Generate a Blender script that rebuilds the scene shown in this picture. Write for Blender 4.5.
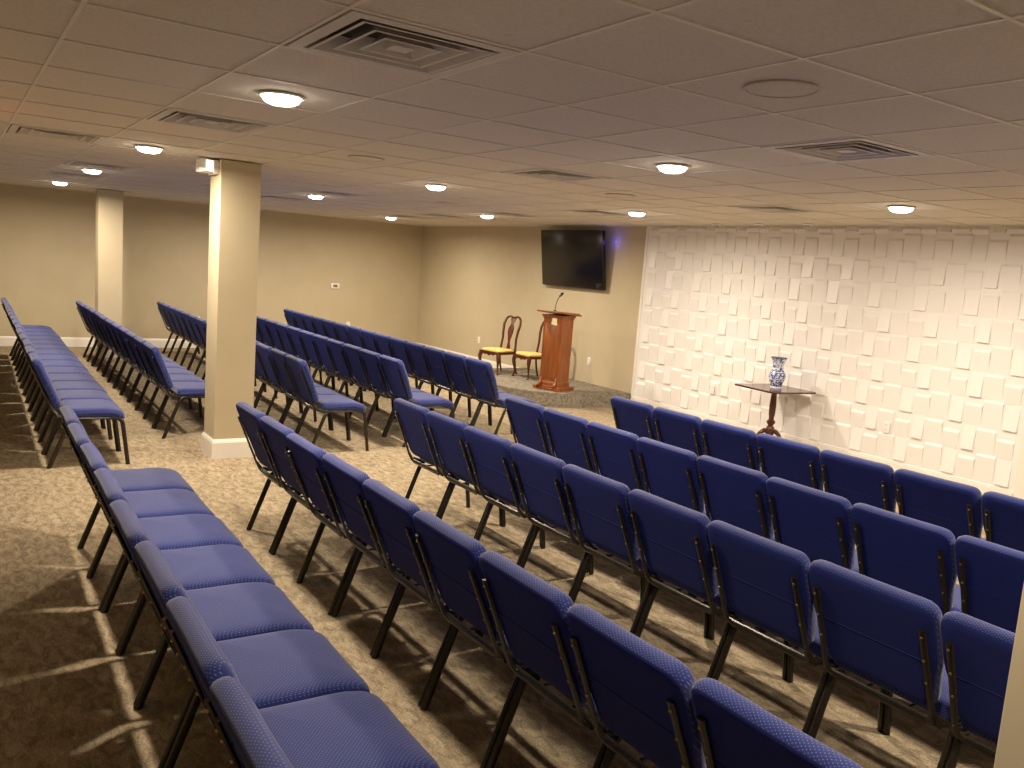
import bpy, bmesh, math, random
from mathutils import Vector, Matrix
random.seed(7)
for o in list(bpy.data.objects): bpy.data.objects.remove(o, do_unlink=True)
S = bpy.context.scene
COL = S.collection
R = math.radians

# ------------------------------------------------------------------ camera
CAM_Z = 1.7668
CH = 2.4657                      # ceiling height
cam = bpy.data.cameras.new('camera'); co = bpy.data.objects.new('camera', cam); COL.objects.link(co)
cam.sensor_width = 36; cam.lens = 36 * 843.19 / 1024
cam.clip_start = .05
r_ = Vector((0.8319, -0.54988, 0.07471)); u_ = Vector((0.01288, 0.15373, 0.98803)); f_ = Vector((0.55478, 0.82098, -0.13497))
co.matrix_world = Matrix(((r_.x, u_.x, -f_.x, 0), (r_.y, u_.y, -f_.y, 0), (r_.z, u_.z, -f_.z, CAM_Z), (0, 0, 0, 1)))
S.camera = co

# ------------------------------------------------------------------ world, exposure
w = bpy.data.worlds.new('world'); S.world = w; w.use_nodes = True
w.node_tree.nodes['Background'].inputs[0].default_value = (.9, .8, .7, 1)
w.node_tree.nodes['Background'].inputs[1].default_value = 0.02
S.view_settings.view_transform = 'Standard'; S.view_settings.look = 'None'
S.view_settings.gamma = 1; S.view_settings.use_curve_mapping = False
S.view_settings.exposure = 0.0
LIGHT_W = 28.5
LIGHT_RGB = (1.0, .85, .67)

# ------------------------------------------------------------------ helpers
def srgb(r, g, b):
    f = lambda c: (c/255/12.92 if c/255 <= .04045 else ((c/255+.055)/1.055)**2.4)
    return (f(r), f(g), f(b), 1)

def mat(name, col, rough=.6, metal=0, spec=.5, emit=None, estr=0):
    m = bpy.data.materials.new(name); m.use_nodes = True
    b = m.node_tree.nodes['Principled BSDF']
    b.inputs['Base Color'].default_value = col; b.inputs['Roughness'].default_value = rough
    b.inputs['Metallic'].default_value = metal; b.inputs['Specular IOR Level'].default_value = spec
    if emit:
        b.inputs['Emission Color'].default_value = emit; b.inputs['Emission Strength'].default_value = estr
    return m

def N(m, t, **k):
    n = m.node_tree.nodes.new(t)
    for a, v in k.items():
        if a in n.inputs: n.inputs[a].default_value = v
        else: setattr(n, a, v)
    return n

def noise_mat(name, c1, c2, scale, rough=.8, detail=4, bump=0, bscale=None, stretch=None, lo=.35, hi=.65, spec=.3):
    m = mat(name, c1, rough, spec=spec); nt = m.node_tree; L = nt.links; b = nt.nodes['Principled BSDF']
    tc = N(m, 'ShaderNodeTexCoord'); n = N(m, 'ShaderNodeTexNoise'); n.inputs['Scale'].default_value = scale; n.inputs['Detail'].default_value = detail
    src = tc.outputs['Object']
    if stretch:
        mp = N(m, 'ShaderNodeMapping'); mp.inputs['Scale'].default_value = stretch; L.new(src, mp.inputs[0]); src = mp.outputs[0]
    L.new(src, n.inputs['Vector'])
    r = N(m, 'ShaderNodeValToRGB'); r.color_ramp.elements[0].color = c1; r.color_ramp.elements[1].color = c2
    r.color_ramp.elements[0].position = lo; r.color_ramp.elements[1].position = hi
    L.new(n.outputs[0], r.inputs[0]); L.new(r.outputs[0], b.inputs['Base Color'])
    if bump:
        n2 = N(m, 'ShaderNodeTexNoise'); n2.inputs['Scale'].default_value = bscale or scale*3; n2.inputs['Detail'].default_value = 3
        L.new(tc.outputs['Object'], n2.inputs['Vector'])
        bp = N(m, 'ShaderNodeBump'); bp.inputs['Strength'].default_value = bump; bp.inputs['Distance'].default_value = .004
        L.new(n2.outputs[0], bp.inputs['Height']); L.new(bp.outputs[0], b.inputs['Normal'])
    return m

def link(name, bm, m, parent=None, smooth=True, recalc=True):
    if recalc: bmesh.ops.recalc_face_normals(bm, faces=bm.faces)
    me = bpy.data.meshes.new(name); bm.to_mesh(me); bm.free()
    for x in (m if isinstance(m, (list, tuple)) else [m]): me.materials.append(x)
    if smooth:
        for p in me.polygons: p.use_smooth = True
        me.set_sharp_from_angle(angle=R(40))
    o = bpy.data.objects.new(name, me); COL.objects.link(o)
    if parent: o.parent = parent
    return o

def tag(o, label=None, cat=None, group=None, kind=None):
    if label: o['label'] = label
    if cat: o['category'] = cat
    if group: o['group'] = group
    if kind: o['kind'] = kind
    return o

def thing(name, label, cat, loc=(0, 0, 0), rz=0, group=None):
    o = bpy.data.objects.new(name, None); COL.objects.link(o); o.location = loc; o.rotation_euler = (0, 0, rz)
    o.empty_display_size = .1
    return tag(o, label, cat, group)

def copy_tree(o, parent=None):
    c = o.copy(); COL.objects.link(c); c.parent = parent
    for ch in o.children: copy_tree(ch, c)
    return c

def box(bm, lo, hi, mi=0, M=None, bevel=0):
    vs = [bm.verts.new(Vector((x, y, z))) for x in (lo[0], hi[0]) for y in (lo[1], hi[1]) for z in (lo[2], hi[2])]
    fs = [bm.faces.new([vs[i] for i in q]) for q in ((0,1,3,2),(4,6,7,5),(0,4,5,1),(2,3,7,6),(0,2,6,4),(1,5,7,3))]
    for f in fs: f.material_index = mi
    if bevel:
        es = list({e for f in fs for e in f.edges})
        res = bmesh.ops.bevel(bm, geom=es, offset=bevel, segments=2, affect='EDGES', profile=.5)
        vs = list({v for v in res['verts']} | {v for v in vs if v.is_valid})
    if M is not None:
        for v in vs:
            if v.is_valid: v.co = M @ v.co
    return vs

def tube(bm, pts, rad, n=8, ry=None, cap=True, up=Vector((0, 1, 0)), mi=0):
    """sweep an (optionally flattened) ring along pts; rad along side axis, ry along the other"""
    pts = [Vector(p) for p in pts]; rings = []
    for i, p in enumerate(pts):
        t = (pts[min(i+1, len(pts)-1)] - pts[max(i-1, 0)]).normalized()
        s = t.cross(up)
        if s.length < 1e-3: s = t.cross(Vector((1, 0, 0)))
        s.normalize(); q = s.cross(t).normalized()
        a = rad[i] if isinstance(rad, (list, tuple)) else rad
        b = (ry[i] if isinstance(ry, (list, tuple)) else ry) if ry else a
        rings.append([bm.verts.new(p + s*a*math.cos(2*math.pi*k/n) + q*b*math.sin(2*math.pi*k/n)) for k in range(n)])
    for A, B in zip(rings, rings[1:]):
        for k in range(n):
            f = bm.faces.new((A[k], A[(k+1) % n], B[(k+1) % n], B[k])); f.material_index = mi
    if cap:
        bm.faces.new(rings[0][::-1]).material_index = mi; bm.faces.new(rings[-1]).material_index = mi

def lathe(bm, prof, n=24, c=(0, 0, 0), mi=0):
    rings = []
    for r, z in prof:
        rings.append([bm.verts.new((c[0]+r*math.cos(2*math.pi*k/n), c[1]+r*math.sin(2*math.pi*k/n), c[2]+z)) for k in range(n)])
    for A, B in zip(rings, rings[1:]):
        for k in range(n):
            bm.faces.new((A[k], A[(k+1) % n], B[(k+1) % n], B[k])).material_index = mi
    bm.faces.new(rings[0][::-1]).material_index = mi; bm.faces.new(rings[-1]).material_index = mi

def rounded(corners, rads, seg=4):
    out = []; n = len(corners)
    for i in range(n):
        P = Vector(corners[i]); A = Vector(corners[i-1]); B = Vector(corners[(i+1) % n]); r = rads[i]
        a = (A-P).normalized(); b = (B-P).normalized()
        if r <= 0: out.append(P.copy()); continue
        p0 = P+a*r; p1 = P+b*r
        for k in range(seg+1):
            t = k/seg; out.append(p0*(1-t)**2 + P*2*t*(1-t) + p1*t*t)
    return out

def pillow(bm, outline, centre, rings, mapf):
    """closed cushion from a 2D outline; rings = [(shrink metres, height)] from the bottom centre round to the top centre"""
    c = Vector(centre); loops = []
    for sh, h in rings:
        lp = []
        for p in outline:
            d = p-c; L = d.length
            fx = max(.02, 1 - sh/max(abs(d.x), 1e-6)) if False else max(.02, (L-sh)/L)
            lp.append(bm.verts.new(mapf((c + d*fx).x, (c + d*fx).y, h)))
        loops.append(lp)
    n = len(outline)
    for A, B in zip(loops, loops[1:]):
        for k in range(n): bm.faces.new((A[k], A[(k+1) % n], B[(k+1) % n], B[k]))
    bm.faces.new(loops[0][::-1]); bm.faces.new(loops[-1])

def extrude_outline(bm, pts, z0, z1, M=None, mi=0):
    a = [bm.verts.new((M @ Vector((p[0], p[1], z0))) if M else (p[0], p[1], z0)) for p in pts]
    b = [bm.verts.new((M @ Vector((p[0], p[1], z1))) if M else (p[0], p[1], z1)) for p in pts]
    n = len(pts)
    for k in range(n): bm.faces.new((a[k], a[(k+1) % n], b[(k+1) % n], b[k])).material_index = mi
    bm.faces.new(a[::-1]).material_index = mi; bm.faces.new(b).material_index = mi

# ------------------------------------------------------------------ materials
M = {}
M['paint'] = noise_mat('greige_paint', srgb(192, 179, 149), srgb(196, 183, 154), 3, rough=.75, bump=.05, bscale=400)
M['trim'] = mat('white_trim', srgb(236, 232, 224), .35)
M['panel'] = mat('white_panel', srgb(238, 236, 234), .38, spec=.5)
M['tile'] = noise_mat('ceiling_tile', srgb(214, 206, 192), srgb(222, 215, 202), 60, rough=.9, bump=.5, bscale=350)
M['tbar'] = mat('ceiling_bar', srgb(222, 216, 204), .5)
M['vent'] = mat('vent_metal', srgb(205, 200, 190), .5)
M['ventdark'] = mat('vent_duct_dark', srgb(60, 57, 53), .8)
M['metal'] = noise_mat('bronze_frame', (.016, .013, .009, 1), (.030, .024, .015, 1), 90, rough=.30, spec=.6)
M['metal'].node_tree.nodes['Principled BSDF'].inputs['Metallic'].default_value = .35
M['brass'] = mat('brass_rivet', srgb(190, 165, 110), .3, metal=.9)
M['lens'] = mat('lamp_lens', (1, 1, 1, 1), .4, emit=(1, .9, .74, 1), estr=22)
M['white'] = mat('white_plastic', srgb(238, 234, 225), .35)
M['grey_lcd'] = mat('lcd_grey', srgb(110, 110, 100), .3)
M['black'] = mat('black_plastic', srgb(18, 16, 15), .35)
M['screen'] = mat('tv_screen', srgb(16, 12, 11), .22, spec=.4)
M['gold_seat'] = noise_mat('gold_damask', srgb(228, 190, 108), srgb(240, 208, 132), 40, rough=.6)
M['slot'] = mat('dark_slot', srgb(30, 28, 26), .7)
M['brand'] = mat('cream_plaque', srgb(250, 240, 190), .35)

def wood(name, c1, c2, rough=.3):
    m = noise_mat(name, c1, c2, 9, rough=rough, detail=6, stretch=(3, 3, .35), lo=.3, hi=.7, spec=.5)
    return m
M['cherry'] = wood('cherry_wood', srgb(122, 66, 28), srgb(156, 90, 42))
M['mahog'] = wood('mahogany', srgb(66, 32, 20), srgb(98, 50, 30), .22)
M['darkwood'] = wood('dark_table_wood', srgb(66, 34, 26), srgb(92, 50, 38), .18)

# carpet
def carpet(name, a, b, c):
    m = mat(name, a, .95, spec=.1); nt = m.node_tree; L = nt.links; bs = nt.nodes['Principled BSDF']
    tc = N(m, 'ShaderNodeTexCoord')
    mp = N(m, 'ShaderNodeMapping'); mp.inputs['Scale'].default_value = (1, .45, 1); mp.inputs['Rotation'].default_value = (0, 0, .5); L.new(tc.outputs['Object'], mp.inputs[0])
    n1 = N(m, 'ShaderNodeTexNoise'); n1.inputs['Scale'].default_value = 26; n1.inputs['Detail'].default_value = 5; n1.inputs['Roughness'].default_value = .68; n1.inputs['Distortion'].default_value = .8
    n2 = N(m, 'ShaderNodeTexNoise'); n2.inputs['Scale'].default_value = 140; n2.inputs['Detail'].default_value = 3
    L.new(mp.outputs[0], n1.inputs['Vector']); L.new(tc.outputs['Object'], n2.inputs['Vector'])
    r1 = N(m, 'ShaderNodeValToRGB'); r1.color_ramp.elements[0].color = a; r1.color_ramp.elements[1].color = b
    r1.color_ramp.elements[0].position = .38; r1.color_ramp.elements[1].position = .62
    L.new(n1.outputs[0], r1.inputs[0])
    r2 = N(m, 'ShaderNodeValToRGB'); r2.color_ramp.elements[0].color = (.55, .55, .55, 1); r2.color_ramp.elements[1].color = (1.3, 1.3, 1.3, 1)
    r2.color_ramp.elements[0].position = .3; r2.color_ramp.elements[1].position = .7
    L.new(n2.outputs[0], r2.inputs[0])
    mx = N(m, 'ShaderNodeMix', data_type='RGBA', blend_type='MULTIPLY'); mx.inputs[0].default_value = .8
    L.new(r1.outputs[0], mx.inputs[6]); L.new(r2.outputs[0], mx.inputs[7]); L.new(mx.outputs[2], bs.inputs['Base Color'])
    bp = N(m, 'ShaderNodeBump'); bp.inputs['Strength'].default_value = .6; bp.inputs['Distance'].default_value = .006
    L.new(n2.outputs[0], bp.inputs['Height']); L.new(bp.outputs[0], bs.inputs['Normal'])
    return m
M['carpet'] = carpet('taupe_carpet', srgb(136, 122, 99), srgb(182, 166, 138), None)
M['stage_carpet'] = carpet('stage_carpet', srgb(112, 107, 96), srgb(160, 151, 134), None)

# blue chair cloth with a diamond lattice of pale pin dots
def cloth():
    m = mat('blue_dotted_cloth', srgb(44, 54, 138), .8, spec=.25); nt = m.node_tree; L = nt.links; bs = nt.nodes['Principled BSDF']
    tc = N(m, 'ShaderNodeTexCoord'); sp = N(m, 'ShaderNodeSeparateXYZ'); L.new(tc.outputs['Object'], sp.inputs[0])
    def mth(op, a, b=None, cl=False):
        n = N(m, 'ShaderNodeMath', operation=op); n.use_clamp = cl
        for i, v in ((0, a), (1, b)):
            if v is None: continue
            if isinstance(v, (int, float)): n.inputs[i].default_value = v
            else: L.new(v, n.inputs[i])
        return n.outputs[0]
    v = mth('ADD', sp.outputs[0], sp.outputs[2]); u = sp.outputs[1]; P = 1/.0095
    a = mth('MULTIPLY', mth('ADD', u, v), P*.7071); b = mth('MULTIPLY', mth('SUBTRACT', u, v), P*.7071)
    fa = mth('SUBTRACT', mth('FRACT', mth('ADD', a, 1000)), .5); fb = mth('SUBTRACT', mth('FRACT', mth('ADD', b, 1000)), .5)
    d = mth('SQRT', mth('ADD', mth('MULTIPLY', fa, fa), mth('MULTIPLY', fb, fb)))
    k = mth('MULTIPLY', mth('SUBTRACT', .20, d), 9, True)
    n = N(m, 'ShaderNodeTexNoise'); n.inputs['Scale'].default_value = 260; L.new(tc.outputs['Object'], n.inputs['Vector'])
    r = N(m, 'ShaderNodeValToRGB'); r.color_ramp.elements[0].color = srgb(29, 39, 98); r.color_ramp.elements[1].color = srgb(36, 47, 112)
    L.new(n.outputs[0], r.inputs[0])
    mx = N(m, 'ShaderNodeMix', data_type='RGBA'); L.new(k, mx.inputs[0]); L.new(r.outputs[0], mx.inputs[6]); mx.inputs[7].default_value = srgb(104, 120, 186)
    L.new(mx.outputs[2], bs.inputs['Base Color'])
    bs.inputs['Sheen Weight'].default_value = .25; bs.inputs['Sheen Roughness'].default_value = .5
    return m
M['cloth'] = cloth()
M['panel_cloth'] = noise_mat('plain_navy_cloth', srgb(24, 34, 94), srgb(29, 40, 106), 200, rough=.85)

# ------------------------------------------------------------------ room
XB, XF, YN, YL = -1.7, 7.825, -2.6, 15.131      # back wall, front (TV) wall, near wall, far wall
T = .6096; GX, GY = .3528, 1.168
def gp(gx, gy): return (gx*T+GX, gy*T+GY)
LIGHTS = [(a, b) for a in (1.5, 5.5, 9.5) for b in (-.5, 4.5, 9.5, 14.5, 19.5)]
VENTS = [(1.5, 2.5), (1.5, 6.5), (.5, 9.5), (1.5, 13.5), (1.5, 16.5), (5.5, 2.5), (5.5, 6.5), (5.5, 13.5), (5.5, 16.5), (9.5, 6.5), (9.5, 10.5), (9.5, 13.5), (9.5, 16.5), (9.5, 18.5)]

def struct(name, bm, m, smooth=False):
    o = link(name, bm, m, smooth=smooth); o['kind'] = 'structure'; return o
bm = bmesh.new(); box(bm, (XB, YN, -.1), (XF, YL, 0)); struct('floor', bm, M['carpet'])
bm = bmesh.new(); box(bm, (XB-.1, YL, -.1), (XF+.1, YL+.1, CH+.15)); struct('wall_left', bm, M['paint'])
bm = bmesh.new(); box(bm, (XF, YN, -.1), (XF+.1, YL, CH+.15)); struct('wall_front', bm, M['paint'])
bm = bmesh.new(); box(bm, (XB-.1, YN, -.1), (XB, YL, CH+.15)); struct('wall_back', bm, M['paint'])
bm = bmesh.new(); box(bm, (XB-.1, YN-.1, -.1), (XF+.1, YN, CH+.15)); struct('wall_right', bm, M['paint'])

# ceiling: lay-in tiles between a grid of painted bars, openings where the vents hang
bm = bmesh.new()
i0 = math.floor((XB-GX)/T); i1 = math.ceil((XF-GX)/T); j0 = math.floor((YN-GY)/T); j1 = math.ceil((YL-GY)/T)
hole = {(math.floor(a), math.floor(b)) for a, b in VENTS}
for i in range(i0, i1):
    for j in range(j0, j1):
        if (i, j) in hole: continue
        x0, x1 = max(XB, i*T+GX), min(XF, (i+1)*T+GX); y0, y1 = max(YN, j*T+GY), min(YL, (j+1)*T+GY)
        sag = random.uniform(0, .0015)
        box(bm, (x0+.001, y0+.001, CH+.005-sag), (x1-.001, y1-.001, CH+.02))
for i in range(i0, i1+1):
    x = i*T+GX
    if XB < x < XF: box(bm, (x-.007, YN, CH+.0005), (x+.007, YL, CH+.006), 1)
for j in range(j0, j1+1):
    y = j*T+GY
    if YN < y < YL: box(bm, (XB, y-.007, CH-.0005), (XF, y+.007, CH+.0055), 1)
box(bm, (XB, YN, CH+.13), (XF, YL, CH+.15))
struct('ceiling', bm, [M['tile'], M['tbar']])
bm = bmesh.new()                                   # perimeter angle
box(bm, (XB, YL-.022, CH-.003), (XF, YL, CH+.004)); box(bm, (XF-.022, YN, CH-.003), (XF, YL-.022, CH+.004))
struct('trim_1', bm, M['tbar'])

def baseboard(name, p, q, nx, ny, h=.14, d=.015):
    bm = bmesh.new(); p = Vector(p); q = Vector(q); n = Vector((nx, ny, 0))
    prof = [(0, 0), (d, 0), (d, h-.03), (d*.75, h-.012), (d*.35, h), (0, h)]
    A = [bm.verts.new(Vector((p.x, p.y, 0)) + n*a + Vector((0, 0, z))) for a, z in prof]
    B = [bm.verts.new(Vector((q.x, q.y, 0)) + n*a + Vector((0, 0, z))) for a, z in prof]
    for k in range(6): bm.faces.new((A[k], A[(k+1) % 6], B[(k+1) % 6], B[k]))
    bm.faces.new(A[::-1]); bm.faces.new(B)
    return struct(name, bm, M['trim'])
baseboard('baseboard_left', (XB, YL), (XF, YL), 0, -1, .15)
baseboard('baseboard_front', (XF, 11.2), (XF, YL-.015), -1, 0, .165)
baseboard('baseboard_back', (XB, YN), (XB, YL-.015), 1, 0)
baseboard('baseboard_right', (XB+.015, YN), (XF, YN), 0, 1)

# feature wall of white relief blocks
FY0, FY1 = 3.47, 8.60
bm = bmesh.new()
fx = XF-.012
box(bm, (fx, FY0, .0), (XF, FY1, CH))
PB = .494
def wedge(y0, y1, z0, z1, dtop, dbot, led):
    """block on the wall: dtop / dbot = how far its upper and lower edges stand out, led = sloped border"""
    y0 = max(y0, FY0+.075); y1 = min(y1, FY1-.05); z0 = max(z0, .17); z1 = min(z1, CH-.004)
    if y1-y0 < .03 or z1-z0 < .04: return
    e = .003
    x_t = fx-dtop*.7; x_b = fx-dbot*.75
    i = [bm.verts.new((x_b, y0+e, z0+.003)), bm.verts.new((x_b, y1-e, z0+.003)), bm.verts.new((x_t, y1-e, z1-led)), bm.verts.new((x_t, y0+e, z1-led))]
    o = [bm.verts.new((fx+.001, y0, z0)), bm.verts.new((fx+.001, y1, z0)), bm.verts.new((fx+.001, y1, z1)), bm.verts.new((fx+.001, y0, z1))]
    bm.faces.new(i)
    for k in range(4): bm.faces.new((i[k], o[k], o[(k+1) % 4], i[(k+1) % 4]))
for k in range(-1, 6):
    for c in range(-1, 13):
        # row A: underlines at .433 + k*PB, protruding block centred at 4.485 + c*PB
        zb = .433+(k)*PB; yc = 3.497+c*PB
        wedge(yc-.057, yc+.057, zb, zb+.244, .001, .030, .004)
        wedge(yc+.09, yc+.243, zb-.018, zb+.158, .026, .003, .026)
        wedge(yc+.255, yc+.432, zb-.010, zb+.222, .026, .003, .024)
        # row B
        zb = .178+k*PB; yc = 3.643+c*PB
        wedge(yc-.062, yc+.062, zb, zb+.236, .001, .026, .004)
        wedge(yc-.232, yc-.075, zb-.006, zb+.196, .026, .003, .026)
        wedge(yc+.080, yc+.256, zb-.006, zb+.246, .026, .003, .024)
struct('wall_feature_panel', bm, M['panel']).name = 'wall_feature'
bm = bmesh.new(); box(bm, (XF-.034, FY0+.062, 0), (XF, FY1, .14), bevel=.003); box(bm, (XF-.022, FY0+.062, .1401), (XF, FY1, .158), bevel=.003)
struct('baseboard_feature', bm, M['trim'])
bm = bmesh.new(); box(bm, (XF-.022, FY1-.03, .158), (XF, FY1+.012, CH), bevel=.003); struct('trim_2', bm, M['trim'])
bm = bmesh.new(); box(bm, (XF-.030, FY0-.16, .0), (XF, FY0+.06, CH), bevel=.003); struct('trim_3', bm, M['trim'])

# stage: low carpeted dais with a curved nose
ST = .19
sp = [(7.824, 8.615), (7.35, 8.70), (6.95, 8.72), (6.66, 8.80), (6.42, 8.98), (6.27, 9.25), (6.20, 9.6), (6.22, 10.0), (6.34, 10.4), (6.55, 10.8), (6.85, 11.05), (7.25, 11.18), (7.824, 11.22)]
def smooth_path(p, n=3):
    out = []
    for i in range(len(p)-1):
        a, b, c, d = p[max(i-1, 0)], p[i], p[i+1], p[min(i+2, len(p)-1)]
        for k in range(n):
            t = k/n
            out.append(tuple(.5*(2*b[q] + (c[q]-a[q])*t + (2*a[q]-5*b[q]+4*c[q]-d[q])*t*t + (3*b[q]-a[q]-3*c[q]+d[q])*t**3) for q in (0, 1)))
    return out+[p[-1]]
pts = smooth_path(sp)
bm = bmesh.new(); extrude_outline(bm, pts, 0, ST)
top = [e for e in bm.edges if all(v.co.z > ST-.001 for v in e.verts) and not all(v.co.x > 7.8 for v in e.verts)]
bmesh.ops.bevel(bm, geom=top, offset=.015, segments=3, affect='EDGES')
stage = link('platform', bm, M['stage_carpet']); tag(stage, kind='structure'); stage.name = 'floor_stage'

# square columns with white base
def column(x, y, label):
    wd = .3259
    t = thing('column', label, 'column', (x+wd/2, y+wd/2, 0), group='square painted columns')
    h = wd/2
    bm = bmesh.new(); box(bm, (-h, -h, 0), (h, h, CH-.003), bevel=.004); link('shaft', bm, M['paint'], t, smooth=False)
    bm = bmesh.new()
    prof = [(.017, 0), (.017, .135), (.012, .152), (.004, .165), (.001, .165)]
    rings = [[bm.verts.new((sx*(h+a), sy*(h+a), z)) for sx, sy in ((-1, -1), (1, -1), (1, 1), (-1, 1))] for a, z in prof]
    for A, B in zip(rings, rings[1:]):
        for k in range(4): bm.faces.new((A[k], A[(k+1) % 4], B[(k+1) % 4], B[k]))
    bm.faces.new(rings[0]); bm.faces.new(rings[-1])
    link('base_molding', bm, M['trim'], t, smooth=False)
    return t
column(1.8345, 7.108, 'square greige column with emergency light, standing in the cross aisle')
column(1.835, 13.75, 'square greige column near the far wall at left')
column(1.835, .459, 'square greige column cut off at the right edge of the photo')

# ------------------------------------------------------------------ ceiling lights
def make_light():
    t = thing('recessed_light', '', 'ceiling light')
    bm = bmesh.new()
    lathe(bm, [(.100, 0), (.103, -.004), (.099, -.010), (.088, -.011), (.087, -.004), (.087, 0)], 32); link('trim_ring', bm, M['white'], t)
    bm = bmesh.new(); lathe(bm, [(.086, -.002), (.086, -.016), (.075, -.031), (.050, -.041), (.015, -.044)], 32); link('lens', bm, M['lens'], t)
    return t
lproto = make_light()
ld = bpy.data.lights.new('lamp', 'AREA'); ld.shape = 'DISK'; ld.size = .15; ld.energy = LIGHT_W; ld.color = LIGHT_RGB; ld.spread = R(174)
lines = {-2.2: 'back wall line', 1.5: 'left line', 5.5: 'middle line', 9.5: 'line nearest the white wall'}
order = {-5.0: 'behind the camera', -.5: 'overhead beside the camera', 4.5: 'nearest in view', 9.5: 'second in view', 14.5: 'third in view', 19.5: 'farthest, by the far wall'}
first = True
for a, b in LIGHTS:
    o = lproto if first else copy_tree(lproto); first = False
    x, y = gp(a, b); o.location = (x, y, CH-.0005)
    tag(o, 'round white recessed ceiling light, %s, %s' % (lines[a], order[b]), 'ceiling light', 'recessed ceiling lights')
    lo = bpy.data.objects.new('lamp', ld); COL.objects.link(lo); lo.parent = o; lo.location = (0, 0, -.048)

# ------------------------------------------------------------------ ceiling vents
def make_vent():
    t = thing('ceiling_vent', '', 'air vent')
    h = T/2-.013
    def frustum(bm, h0, z0, h1, z1, th=.002):
        for s in (0, th):
            ra = [bm.verts.new((sx*(h0-s), sy*(h0-s), z0+s)) for sx, sy in ((-1, -1), (1, -1), (1, 1), (-1, 1))]
            rb = [bm.verts.new((sx*(h1-s), sy*(h1-s), z1+s)) for sx, sy in ((-1, -1), (1, -1), (1, 1), (-1, 1))]
            for k in range(4): bm.faces.new((ra[k], ra[(k+1) % 4], rb[(k+1) % 4], rb[k]))
    bm = bmesh.new()
    # flat flange then a lip rising into the duct
    frustum(bm, h, 0, h-.045, -.001); frustum(bm, h-.045, -.001, h-.075, .05); frustum(bm, h, 0, h, .006)
    link('frame', bm, M['vent'], t, smooth=False, recalc=False)
    bm = bmesh.new(); box(bm, (-h, -h, .055), (h, h, .06)); link('duct_box', bm, M['ventdark'], t, smooth=False)
    for s in (.80, .58, .36):
        bm = bmesh.new(); hh = h*s
        frustum(bm, hh-.055, .045, hh-.012, -.004+.004*(.8-s)); frustum(bm, hh-.012, -.004+.004*(.8-s), hh, -.004+.004*(.8-s))
        link('louver', bm, M['vent'], t, smooth=False, recalc=False)
    bm = bmesh.new(); box(bm, (-h*.13, -h*.13, .0), (h*.13, h*.13, .004), bevel=.001); link('centre_plate', bm, M['vent'], t, smooth=False)
    return t
vp = make_vent(); first = True
vdesc = {(1.5, 2.5): 'largest in the photo, top centre left', (1.5, 6.5): 'above the nearest column, left line', (.5, 9.5): 'at the left edge of the photo',
 (1.5, 13.5): 'left line, before the far column', (1.5, 16.5): 'left line, closest to the far wall', (5.5, 2.5): 'large one at upper right above the white wall',
 (5.5, 6.5): 'middle line, between the two nearest middle lights', (5.5, 13.5): 'middle line, just right of the third middle light', (5.5, 16.5): 'middle line, right beside the nearest column top',
 (9.5, 6.5): 'above the white block wall, front line', (9.5, 10.5): 'above the television, front line', (9.5, 13.5): 'front line, left of the television', (9.5, 16.5): 'front line, second from the far wall', (9.5, 18.5): 'front line, nearest the far wall'}
for a, b in VENTS:
    o = vp if first else copy_tree(vp); first = False
    x, y = gp(a, b); o.location = (x, y, CH-.003)
    tag(o, 'square louvered ceiling vent, '+vdesc[(a, b)], 'air vent', 'square ceiling vents')

# flush round ceiling speakers
def speaker(a, b, label):
    x, y = gp(a, b); t = thing('ceiling_speaker', label, 'speaker', (x, y, CH), group='flush round ceiling speakers')
    bm = bmesh.new(); lathe(bm, [(.128, .003), (.132, -.003), (.128, -.007), (.121, -.006), (.120, .0)], 40); link('rim', bm, M['tile'], t)
    bm = bmesh.new(); lathe(bm, [(.117, .002), (.117, -.003), (.08, -.005), (.02, -.006)], 40); link('grille', bm, M['tile'], t)
speaker(3.45, 1.5, 'flush round ceiling speaker between the two largest vents')
speaker(3.5, 7.5, 'flush round ceiling speaker right of the nearest column')
speaker(7.4, 7.5, 'flush round ceiling speaker left of the light before the white wall')
speaker(7.4, 12.5, 'flush round ceiling speaker toward the far corner')
speaker(3.5, 13.5, 'flush round ceiling speaker beyond the nearest column')

# small wall-side downlights, unlit
for q, (yy, nm) in enumerate(((7.10, 'leftmost'), (6.47, 'middle'), (5.82, 'rightmost'))):
    t = thing('ceiling_spotlight', 'small unlit round ceiling fixture against the white wall, %s of three' % nm, 'ceiling light', (7.52, yy, CH), group='small fixtures above the white wall')
    bm = bmesh.new(); lathe(bm, [(.052, 0), (.055, -.008), (.045, -.018), (.034, -.020)], 20); link('housing', bm, M['white'], t)
    bm = bmesh.new(); lathe(bm, [(.033, -.0195), (.030, -.023), (.01, -.024)], 16); link('bulb', bm, M['slot'], t)

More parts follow.
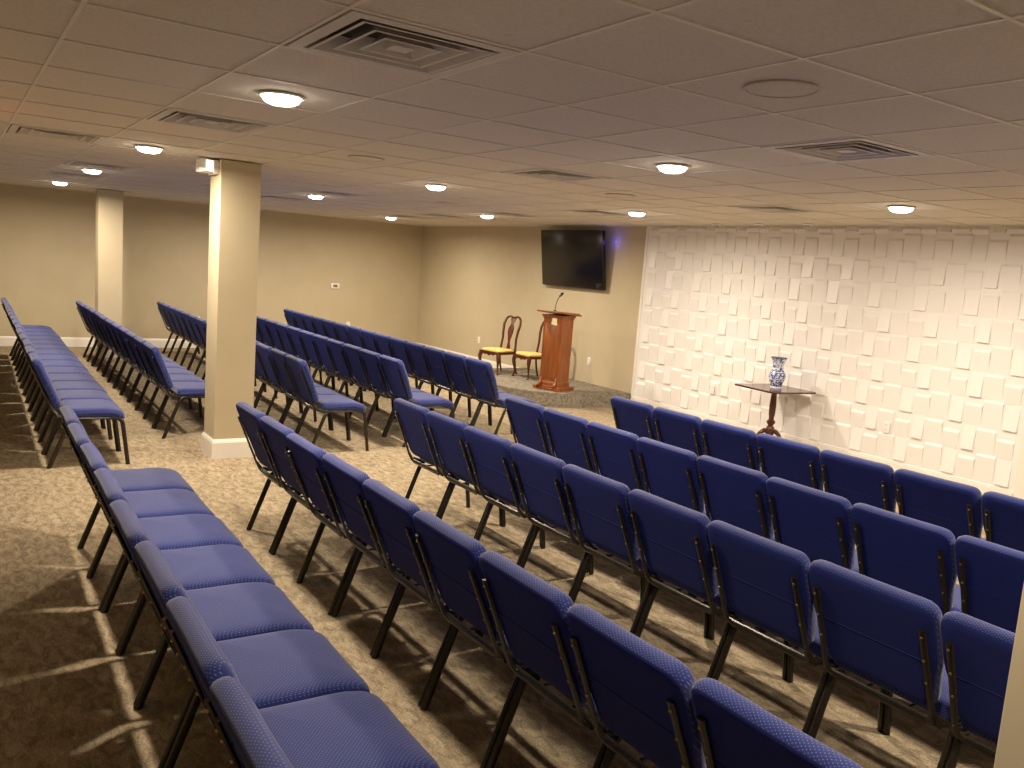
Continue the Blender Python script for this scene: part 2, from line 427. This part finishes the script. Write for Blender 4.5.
# emergency light on the column
t = thing('emergency_light', 'white twin-head emergency light mounted high on the nearest column', 'emergency light', (1.8345, 7.25, 2.405))
bm = bmesh.new(); box(bm, (-.045, -.09, -.06), (0, .09, .05), bevel=.006); link('body', bm, M['white'], t)
bm = bmesh.new(); box(bm, (-.05, -.10, .05), (0, .10, .056), bevel=.002); link('mounting_bracket', bm, M['black'], t)
for yy, on in ((-.05, 1), (.06, 0)):
    bm = bmesh.new(); Mx = Matrix.Translation((-.085, yy, 0)) @ Matrix.Rotation(R(28), 4, 'Z')
    box(bm, (-.05, -.035, -.05), (.045, .04, .05), M=Mx, bevel=.008); hd = link('lamp_head', bm, M['white'], t)
    bm = bmesh.new(); box(bm, (-.044, -.041, -.043), (.039, -.034, .043), M=Mx, bevel=.003)
    for k in range(5): box(bm, (-.04, -.043, -.036+k*.016), (.035, -.040, -.032+k*.016), M=Mx)
    link('lens', bm, mat('emergency_lens_%d' % on, (1, 1, 1, 1), .2, emit=(1, .93, .8, 1), estr=1.3 if on else .05), hd)

# exit sign hanging from the ceiling just left of the frame
t = thing('exit_sign', 'red lit EXIT sign hanging from the ceiling', 'sign', (-.02, 6.25, 2.27))
bm = bmesh.new(); box(bm, (-.15, -.02, -.1), (.15, .02, .1), bevel=.005); link('housing', bm, M['white'], t)
bm = bmesh.new(); box(bm, (-.01, -.01, .1), (.01, .01, CH-2.27)); link('stem', bm, M['white'], t)
cu = bpy.data.curves.new('letters', 'FONT'); cu.body = 'EXIT'; cu.size = .15; cu.align_x = 'CENTER'; cu.align_y = 'CENTER'; cu.extrude = .002
tmp = bpy.data.objects.new('letters_tmp', cu); COL.objects.link(tmp); bpy.context.view_layer.update()
me = bpy.data.meshes.new_from_object(tmp); bpy.data.objects.remove(tmp)
red = mat('exit_red', (.8, .02, .01, 1), .4, emit=(1, .05, .02, 1), estr=14)
me.materials.clear(); me.materials.append(red)
lt = bpy.data.objects.new('lettering', me); COL.objects.link(lt); lt.parent = t; lt.rotation_euler = (R(90), 0, 0); lt.location = (0, -.024, 0)

# ------------------------------------------------------------------ wall fittings
def outlet(x, y, z, nx, ny, label, painted=False):
    t = thing('wall_outlet', label, 'outlet', (x, y, z), math.atan2(ny, nx)-math.pi/2+math.pi/2, 'wall outlets')
    bm = bmesh.new(); box(bm, (0, -.036, -.058), (.006, .036, .058), bevel=.002); link('cover_plate', bm, M['panel'] if painted else M['white'], t)
    for zz in (-.024, .024):
        bm = bmesh.new(); box(bm, (.006, -.017, zz-.014), (.008, .017, zz+.014), bevel=.0008)
        box(bm, (.008, -.009, zz-.004), (.0084, -.006, zz+.006), 1); box(bm, (.008, .006, zz-.004), (.0084, .009, zz+.006), 1)
        link('receptacle', bm, [M['white'], M['slot']], t, smooth=False)
outlet(XF, 12.727, .475, -1, 0, 'white outlet on the greige wall left of the wooden chairs')
outlet(XF, 9.606, .51, -1, 0, 'white outlet on the greige wall right of the lectern')
outlet(3.579, YL, .49, 0, -1, 'white outlet on the far wall just left of the nearest column')
outlet(6.349, YL, .475, 0, -1, 'white outlet on the far wall below the thermostat')
outlet(fx-.02, 7.14, .49, -1, 0, 'painted outlet on the white block wall left of the table', True)
outlet(fx-.02, 4.80, .48, -1, 0, 'painted outlet on the white block wall right of the table', True)
t = thing('thermostat', 'white rectangular thermostat with grey display on the far wall', 'thermostat', (6.051, YL, 1.2))
bm = bmesh.new(); box(bm, (-.085, -.026, -.05), (.085, 0, .05), bevel=.006); link('housing', bm, M['white'], t)
bm = bmesh.new(); box(bm, (-.045, -.029, -.022), (.04, -.026, .026), bevel=.001); link('display', bm, M['grey_lcd'], t)

# television, on a bracket
t = thing('television', 'large black flat-screen television mounted on the wall near the ceiling', 'television', (XF, 10.06, 1.98), R(0))
TVM = Matrix.Translation((-.12, 0, 0)) @ Matrix.Rotation(R(-7.5), 4, 'Y') @ Matrix.Translation((.12, 0, 0))
bm = bmesh.new(); box(bm, (-.10, -.25, -.18), (0, .25, .18), bevel=.004); link('wall_mount', bm, M['black'], t)
bm = bmesh.new(); box(bm, (-.15, -.745, -.42), (-.095, .745, .42), bevel=.006, M=TVM); link('casing', bm, M['black'], t)
bm = bmesh.new(); box(bm, (-.153, -.735, -.405), (-.149, .735, .412), bevel=.0005, M=TVM); link('screen', bm, M['screen'], t)
bm = bmesh.new(); box(bm, (-.156, -.72, -.40), (-.152, -.60, -.33), bevel=.001, M=TVM); link('logo_sticker', bm, M['black'], t)
# blue indicator beside it
t = thing('indicator_light', 'small glowing blue light on the wall right of the television', 'indicator light', (XF, 9.22, 2.25))
bm = bmesh.new(); box(bm, (-.012, -.02, -.02), (0, .02, .02), bevel=.004); link('housing', bm, M['paint'], t)
bm = bmesh.new(); box(bm, (-.015, -.009, -.009), (-.0115, .009, .009), bevel=.003); link('led', bm, mat('blue_led', (.1, .1, 1, 1), .3, emit=(.15, .12, 1, 1), estr=1), t)
bl = bpy.data.lights.new('glow', 'POINT'); bl.energy = .5; bl.color = (.12, .12, 1); bl.shadow_soft_size = .02
b_ = bpy.data.objects.new('glow', bl); COL.objects.link(b_); b_.parent = t; b_.location = (-.10, 0, .0)

# ------------------------------------------------------------------ blue stacking chairs
SP = .4844
def back_point(y, v, h):
    """lean plane of the backrest: v = distance up it from the seat, h = forward of its mid-plane"""
    a = R(22.5); cx, cz = .063, .457
    # gentle curve: the plane leans a little more towards the top
    return Vector((cx - v*math.sin(a) + h*math.cos(a) + .10*(v-.2)**2*-.25, y, cz + v*math.cos(a) + h*math.sin(a)))

def make_chair(rivets):
    t = thing('stacking_chair', '', 'chair')
    # seat cushion
    bm = bmesh.new()
    ol = rounded([(.115, -.236), (.535, -.238), (.535, .238), (.115, .236)], [.03, .055, .055, .03], 5)
    # subdivide the long sides
    def dens(ol, step=.06):
        out = []
        for i, p in enumerate(ol):
            q = ol[(i+1) % len(ol)]; n = max(1, round((q-p).length/step))
            out += [p.lerp(q, k/n) for k in range(n)]
        return out
    ol = dens(ol)
    def seat_map(x, y, h):
        # waterfall front edge, slight dish
        d = max(0, (x-.375)/.16); z = .412+h - .038*d*d
        return Vector((x, y, z))
    rings = [(.195, -.026), (.06, -.027), (.022, -.025), (.006, -.016), (.0, -.002), (.001, .014), (.006, .028), (.016, .038), (.034, .044), (.07, .047), (.13, .049), (.195, .050)]
    pillow(bm, ol, (.325, 0), rings, seat_map)
    link('seat', bm, M['cloth'], t)
    # backrest
    bm = bmesh.new()
    H = .408
    ol = rounded([(-.200, -.012), (.200, -.012), (.225, .15), (.2385, .20), (.238, H), (-.238, H), (-.2385, .20), (-.225, .15)], [.05, .05, .03, .03, .05, .05, .03, .03], 4)
    ol = dens(ol, .05)
    rings = [(.15, -.026), (.05, -.026), (.022, -.0255), (.008, -.020), (.001, -.010), (0, .0), (.001, .012), (.006, .024), (.018, .034), (.045, .041), (.09, .045), (.15, .046)]
    pillow(bm, ol, (0, H*.5), rings, back_point)
    for f in bm.faces:
        if all((v.co - back_point(v.co.y, 0, 0)).dot(Vector((math.cos(R(22.5)), 0, math.sin(R(22.5))))) < -.0185 for v in f.verts): f.material_index = 1
    bk = link('backrest', bm, [M['cloth'], M['panel_cloth']], t)
    bm = bmesh.new()                                   # welt across the rear panel
    tube(bm, [back_point(y, .19, -.026) for y in (-.205, -.1, 0, .1, .205)], .0022, 5); link('seam', bm, M['panel_cloth'], bk)
    # rear and front legs
    for s in (-1, 1):
        bm = bmesh.new(); yl = .2275*s
        tube(bm, [(0, yl, 0), (.008, yl, .02), (.122, yl, .315), (.138, yl, .35), (.160, yl*.99, .374), (.19, yl*.98, .382)], [.0165, .0165, .0165, .016, .014, .010], 10, ry=.0122); link('leg', bm, M['metal'], t)
        bm = bmesh.new()
        tube(bm, [(.42, yl*.97, .376), (.47, yl*.985, .375), (.497, yl*.99, .366), (.510, yl, .346), (.517, yl, .31), (.556, yl, .0)], [.010, .0135, .016, .016, .016, .016], 10, ry=.0122); link('leg', bm, M['metal'], t)
    # seat frame: side rails and cross rails below the cushion
    bm = bmesh.new()
    for s in (-1, 1): tube(bm, [(.075, .214*s, .405), (.12, .218*s, .386), (.20, .219*s, .379), (.46, .219*s, .375)], .010, 8)
    tube(bm, [(.44, -.21, .376), (.44, .21, .376)], .009, 8)
    for s in (-1, 1): tube(bm, [(.10, .08*s, .380), (.44, .08*s, .377)], .006, 6)
    link('seat_frame', bm, M['metal'], t)
    # back frame: one bent bar - up one side, across the bottom, up the other
    bm = bmesh.new()
    path = [back_point(-.196, .325, -.036), back_point(-.198, .20, -.036), back_point(-.201, .06, -.036), back_point(-.203, .0, -.036), back_point(-.199, -.040, -.034), back_point(-.175, -.062, -.030)]
    full = path + [Vector((p.x, -p.y, p.z)) for p in path[::-1]]
    tube(bm, full, .0130, 8, ry=.0065, up=Vector((-.9, 0, -.4)))
    tube(bm, [(.066, -.222, .394), (.066, .222, .394)], .011, 8)
    for s in (-1, 1): tube(bm, [back_point(.203*s, .0, -.034), (.066, .218*s, .396), (.13, .219*s, .384)], .010, 8)
    bf = link('back_frame', bm, M['metal'], t)
    if rivets:
        for s in (-1, 1):
            for v in (.30, .21, .12):
                bm = bmesh.new(); c = back_point(-s*(.176+.012*(.3-v)/.3) if False else s*.1975, v, -.0435)
                bmesh.ops.create_icosphere(bm, subdivisions=1, radius=.0055, matrix=Matrix.Translation(c)); link('rivet', bm, M['brass'], bf)
    return t
cA = make_chair(True); cB = make_chair(False); used = {0: False, 1: False}
ordn = ['first', 'second', 'third', 'fourth', 'fifth', 'sixth', 'seventh', 'eighth', 'ninth', 'tenth', 'eleventh', 'twelfth', 'thirteenth', 'fourteenth', 'fifteenth']
rown = ['leftmost row', 'second row from left', 'third row from left', 'fourth row from left', 'fifth row, nearest the front wall']
def place(x, y, ang, label, group, near):
    k = 0 if near else 1; p = cA if near else cB
    if used[k]: o = copy_tree(p)
    else: o = p; used[k] = True
    o.location = (x + random.uniform(-.006, .006), y, 0); o.rotation_euler = (0, 0, ang + random.uniform(-.004, .004))
    tag(o, label, 'chair', group)
def vis(x, y):
    """is any corner of a chair at (x,y) near the frame?"""
    for dx in (-.15, .6):
        for dy in (-.25, .25):
            for z in (0, .5, .87):
                p = Vector((x+dx, y+dy, z-CAM_Z)); d = p.dot(f_)
                if d > .1:
                    px = 512+843*p.dot(r_)/d; py = 384-843*p.dot(u_)/d
                    if -40 < px < 1064 and py < 830: return True
    return False
NEAR = [(.605, 5.192), (1.565, 5.20), (2.62, 5.174), (3.50, 5.131), (4.44, 5.031)]
for r, (x, ye) in enumerate(NEAR):
    for k in range(9):
        yc = ye-(k+.5)*SP
        if not vis(x, yc): continue
        sk = .010 if r == 0 else 0
        place(x-(5.19-yc)*sk, yc, -math.atan(sk), 'blue dotted chair, %s from the aisle, near block, %s' % (ordn[k], rown[r]), 'near block chairs, '+rown[r], True)
FAR = [(.615, 7.10, .016, 14), (1.615, 7.965, .006, 12), (2.65, 7.06, .030, 15), (3.61, 7.10, .022, 15), (4.50, 6.95, .032, 14)]
for r, (x, ys, sl, n) in enumerate(FAR):
    a = math.atan(sl); d = Vector((math.sin(a), math.cos(a)))
    for k in range(n):
        c = Vector((x, ys)) + d*(k+.5)*SP
        place(c.x, c.y, -a, 'blue padded chair, %s from the aisle, far block, %s' % (ordn[k], rown[r]), 'far block chairs, '+rown[r], False)

# ------------------------------------------------------------------ lectern on the stage
t = thing('lectern', 'reddish brown wooden lectern standing at the front of the stage', 'lectern', (6.83, 9.10, ST), R(198))
# local +x = towards the audience
bm = bmesh.new(); box(bm, (-.17, -.19, 0), (.17, .19, .035), bevel=.008)
ft = rounded([(-.20, -.205), (.20, -.205), (.20, -.145), (-.20, -.145)], [.02]*4)
for s in (-1, 1): extrude_outline(bm, [(p.x, p.y*s) for p in ft], 0, .05)
box(bm, (-.15, -.175, .035), (.155, .175, .06), bevel=.008)
link('plinth', bm, M['cherry'], t)
bm = bmesh.new()
pr = [(.135, .16, .06), (.135, .16, .10), (.128, .15, .12), (.132, .152, .95), (.15, .175, 1.0), (.15, .175, 1.01)]
rg = [[bm.verts.new((sx*a, sy*b, z)) for sx, sy in ((-1, -1), (1, -1), (1, 1), (-1, 1))] for a, b, z in pr]
for A, B in zip(rg, rg[1:]):
    for k in range(4): bm.faces.new((A[k], A[(k+1) % 4], B[(k+1) % 4], B[k]))
bm.faces.new(rg[0]); bm.faces.new(rg[-1])
link('body', bm, M['cherry'], t, smooth=False)
bm = bmesh.new(); box(bm, (.128, -.12, .16), (.136, .12, .90), bevel=.004)
link('front_panel', bm, M['cherry'], t)
for s in (-1, 1):                                     # scrolled cheek pieces at the foot
    bm = bmesh.new(); cp = smooth_path([(.13, .05), (.20, .05), (.205, .075), (.18, .085), (.155, .10), (.137, .16), (.13, .17)], 3)
    Mx = Matrix(((1, 0, 0, 0), (0, 0, 1, .125*s), (0, 1, 0, 0), (0, 0, 0, 1)))
    extrude_outline(bm, cp, -.014, .014, M=Mx); link('scroll_bracket', bm, M['cherry'], t)
bm = bmesh.new(); Mx = Matrix.Translation((0, 0, 1.035)) @ Matrix.Rotation(R(-5), 4, 'Y')
box(bm, (-.20, -.235, -.011), (.20, .235, .011), M=Mx, bevel=.006); box(bm, (-.20, -.20, .011), (-.185, .20, .028), M=Mx, bevel=.004)
link('reading_top', bm, M['cherry'], t)
bm = bmesh.new(); ol = rounded([(-.045, -.04), (.045, -.05), (.04, .045), (-.035, .045)], [.008]*4)
Mx = Matrix.Translation((.143, .03, .925)) @ Matrix(((0, 0, 1, 0), (1, 0, 0, 0), (0, 1, 0, 0), (0, 0, 0, 1)))
extrude_outline(bm, ol, -.006, .004, M=Mx); link('emblem_plaque', bm, M['brand'], t)
mc = thing('microphone', 'black gooseneck microphone standing on the lectern top', 'microphone', (6.83, 9.10, ST+1.062), R(205))
bm = bmesh.new(); lathe(bm, [(.02, -.004), (.02, .006), (.008, .012)], 16, c=(.03, -.055, .0)); link('mount', bm, M['black'], mc)
bm = bmesh.new(); tube(bm, [(.03, -.055, .01), (.03, -.048, .08), (.025, -.030, .15), (.015, -.012, .20)], .0055, 8); link('gooseneck', bm, M['black'], mc)
bm = bmesh.new(); tube(bm, [(.016, -.014, .195), (.005, -.002, .215), (-.012, .012, .232), (-.025, .022, .242)], [.012, .018, .020, .012], 12); link('capsule', bm, M['black'], mc)

# ------------------------------------------------------------------ Queen Anne side chairs
def qa_chair(label, loc, rz):
    t = thing('side_chair', label, 'chair', loc, rz, 'wooden side chairs on the stage')
    # local +x = front; seat z .36
    SZ = .335
    bm = bmesh.new(); ap = rounded([(-.19, -.18), (.20, -.22), (.20, .22), (-.19, .18)], [.03, .05, .05, .03], 4)
    extrude_outline(bm, ap, SZ-.035, SZ)
    for f in ((.198, 0),):
        cp = smooth_path([(-.13, SZ-.034), (-.10, SZ-.055), (-.05, SZ-.045), (0, SZ-.065), (.05, SZ-.045), (.10, SZ-.055), (.13, SZ-.034)], 3)
        Mx = Matrix(((0, 0, 1, .190), (1, 0, 0, 0), (0, 1, 0, 0), (0, 0, 0, 1))); extrude_outline(bm, cp, -.008, .008, M=Mx)
    link('seat_rail', bm, M['mahog'], t)
    bm = bmesh.new(); ol = rounded([(-.175, -.165), (.185, -.205), (.185, .205), (-.175, .165)], [.03, .05, .05, .03], 5)
    pillow(bm, ol, (0, 0), [(.15, .0), (.006, .0), (0, .012), (.006, .026), (.03, .036), (.08, .042), (.15, .045)], lambda x, y, h: Vector((x, y, SZ+h)))
    link('seat', bm, M['gold_seat'], t)
    for s in (-1, 1):                                 # cabriole front legs
        bm = bmesh.new(); o = .707
        prof = [(.0, SZ-.005, .030), (.008, SZ-.05, .032), (.020, SZ-.09, .029), (.016, SZ-.14, .022), (.002, SZ-.20, .016), (-.006, SZ-.26, .012), (.0, .035, .012), (.014, .02, .018), (.018, .006, .020), (.018, 0, .014)]
        tube(bm, [(.175+a*o, (.195+a*o)*s, z) for a, z, r in prof], [r for a, z, r in prof], 10); link('leg', bm, M['mahog'], t)
        bm = bmesh.new()
        tube(bm, [(-.235, .175*s, 0), (-.205, .172*s, .10), (-.185, .17*s, .22), (-.18, .17*s, SZ)], [.013, .014, .015, .017], 8); link('leg', bm, M['mahog'], t)
        bm = bmesh.new()                              # shaped stile
        st = [(-.18, .168*s, SZ-.01), (-.19, .160*s, .42), (-.20, .150*s, .52), (-.215, .165*s, .64), (-.238, .178*s, .74), (-.258, .160*s, .815), (-.266, .12*s, .85)]
        tube(bm, st, [.018, .017, .016, .018, .018, .017, .016], 8, ry=[.019, .018, .018, .021, .022, .020, .018]); link('stile', bm, M['mahog'], t)
    bm = bmesh.new()
    tube(bm, [(-.266, -.125, .848), (-.272, -.085, .862), (-.270, -.04, .850), (-.268, 0, .842), (-.270, .04, .850), (-.272, .085, .862), (-.266, .125, .848)], [.014, .016, .016, .018, .016, .016, .014], 8, up=Vector((1, 0, 0)), ry=[.013]*7)
    link('crest_rail', bm, M['mahog'], t)
    bm = bmesh.new()                                  # vase-shaped splat
    half = [(.036, .36), (.034, .40), (.022, .45), (.020, .48), (.034, .54), (.052, .61), (.056, .67), (.040, .72), (.022, .745), (.030, .775), (.050, .81), (.058, .85)]
    L1 = []
    for th in (-.006, .006):
        L1.append([[bm.verts.new((-.188-(z-.36)*.165 - .02*math.sin((z-.36)/.49*math.pi)*-1 + th, s*w_, z)) for w_, z in half] for s in (-1, 1)])
    (a0, a1), (b0, b1) = L1
    for k in range(len(half)-1):
        bm.faces.new((a0[k], a1[k], a1[k+1], a0[k+1])); bm.faces.new((b0[k], b0[k+1], b1[k+1], b1[k]))
        bm.faces.new((a0[k], a0[k+1], b0[k+1], b0[k])); bm.faces.new((a1[k], b1[k], b1[k+1], a1[k+1]))
    bm.faces.new((a0[0], b0[0], b1[0], a1[0])); bm.faces.new((a0[-1], a1[-1], b1[-1], b0[-1]))
    link('splat', bm, M['mahog'], t)
    bm = bmesh.new(); tube(bm, [(-.188, -.165, SZ+.02), (-.188, .165, SZ+.02)], .014, 8, up=Vector((0, 0, 1))); link('back_shoe', bm, M['mahog'], t)
    return t
qa_chair('carved wooden side chair with yellow seat, left one, fully visible on the stage', (6.91, 10.65, ST), R(189))
qa_chair('carved wooden side chair with yellow seat, right one, partly behind the lectern', (7.17, 10.13, ST), R(178))

# ------------------------------------------------------------------ pedestal table and vase
TX, TY, TZ = 7.435, 5.925, .705
t = thing('pedestal_table', 'dark wooden tripod table with square top before the white block wall', 'table', (TX, TY, 0), 0)
ang = math.atan2(-.656, .516)
bm = bmesh.new(); h = .61/2/math.cos(0)
ol = rounded([(-h, -h), (h, -h), (h, h), (-h, h)], [.02]*4, 4); Mx = Matrix.Rotation(ang+R(45), 4, 'Z')
extrude_outline(bm, ol, TZ-.018, TZ, M=Mx); bmesh.ops.bevel(bm, geom=[e for e in bm.edges if abs(e.verts[0].co.z-e.verts[1].co.z) < 1e-5], offset=.004, segments=2, affect='EDGES')
link('tabletop', bm, M['darkwood'], t)
bm = bmesh.new(); box(bm, (-.11, -.11, TZ-.04), (.11, .11, TZ-.018), M=Mx, bevel=.004); link('top_block', bm, M['darkwood'], t)
bm = bmesh.new(); lathe(bm, [(.03, .17), (.045, .20), (.050, .24), (.040, .275), (.026, .295), (.045, .32), (.048, .335), (.030, .355), (.026, .37), (.034, .42), (.037, .50), (.033, .58), (.029, .645), (.035, .655), (.036, .667)], 20)
link('column_post', bm, M['darkwood'], t)
for k in range(3):
    bm = bmesh.new(); a = R(35+120*k); pr = [(.02, .23, .026), (.07, .235, .026), (.12, .20, .024), (.16, .135, .020), (.20, .07, .017), (.24, .03, .017), (.275, .022, .02), (.295, .018, .017)]
    tube(bm, [(math.cos(a)*d, math.sin(a)*d, z) for d, z, r in pr], [r for d, z, r in pr], 10, up=Vector((-math.sin(a), math.cos(a), 0)), ry=[.016]*8); link('leg', bm, M['darkwood'], t)
# porcelain vase
m = mat('blue_white_porcelain', srgb(235, 238, 245), .15); nt = m.node_tree; bs = nt.nodes['Principled BSDF']
tc = N(m, 'ShaderNodeTexCoord'); n = N(m, 'ShaderNodeTexNoise'); n.inputs['Scale'].default_value = 34; n.inputs['Detail'].default_value = 4; n.inputs['Distortion'].default_value = 2.2
nt.links.new(tc.outputs['Object'], n.inputs['Vector'])
rr = N(m, 'ShaderNodeValToRGB'); rr.color_ramp.elements[0].position = .47; rr.color_ramp.elements[1].position = .53
rr.color_ramp.elements[0].color = srgb(45, 70, 150); rr.color_ramp.elements[1].color = srgb(228, 233, 242)
nt.links.new(n.outputs[0], rr.inputs[0]); nt.links.new(rr.outputs[0], bs.inputs['Base Color'])
mw = mat('porcelain_white', srgb(225, 230, 240), .15); mb = mat('vase_dark_rim', srgb(60, 72, 110), .25)
VX, VY = TX+.0, TY-.01
v = thing('vase', 'blue and white porcelain vase standing on the dark table', 'vase', (VX, VY, TZ))
bm = bmesh.new()
lathe(bm, [(.055, .016), (.060, .035), (.075, .075), (.088, .115), (.090, .145), (.080, .172), (.062, .192), (.056, .205), (.056, .235), (.060, .27), (.070, .305), (.084, .328), (.080, .328), (.064, .30), (.05, .24), (.03, .20)], 32); link('body', bm, m, v)
bm = bmesh.new(); lathe(bm, [(.058, 0), (.062, .004), (.062, .014), (.056, .018)], 32); link('foot_ring', bm, mw, v)
bm = bmesh.new(); lathe(bm, [(.084, .325), (.088, .329), (.087, .334), (.080, .335), (.076, .329)], 32); link('rim', bm, mb, v)
for zz, r0 in ((.192, .064), (.032, .061)):
    bm = bmesh.new(); lathe(bm, [(r0-.004, zz-.004), (r0+.001, zz-.003), (r0+.001, zz+.003), (r0-.004, zz+.004)], 32); link('band', bm, mb, v)
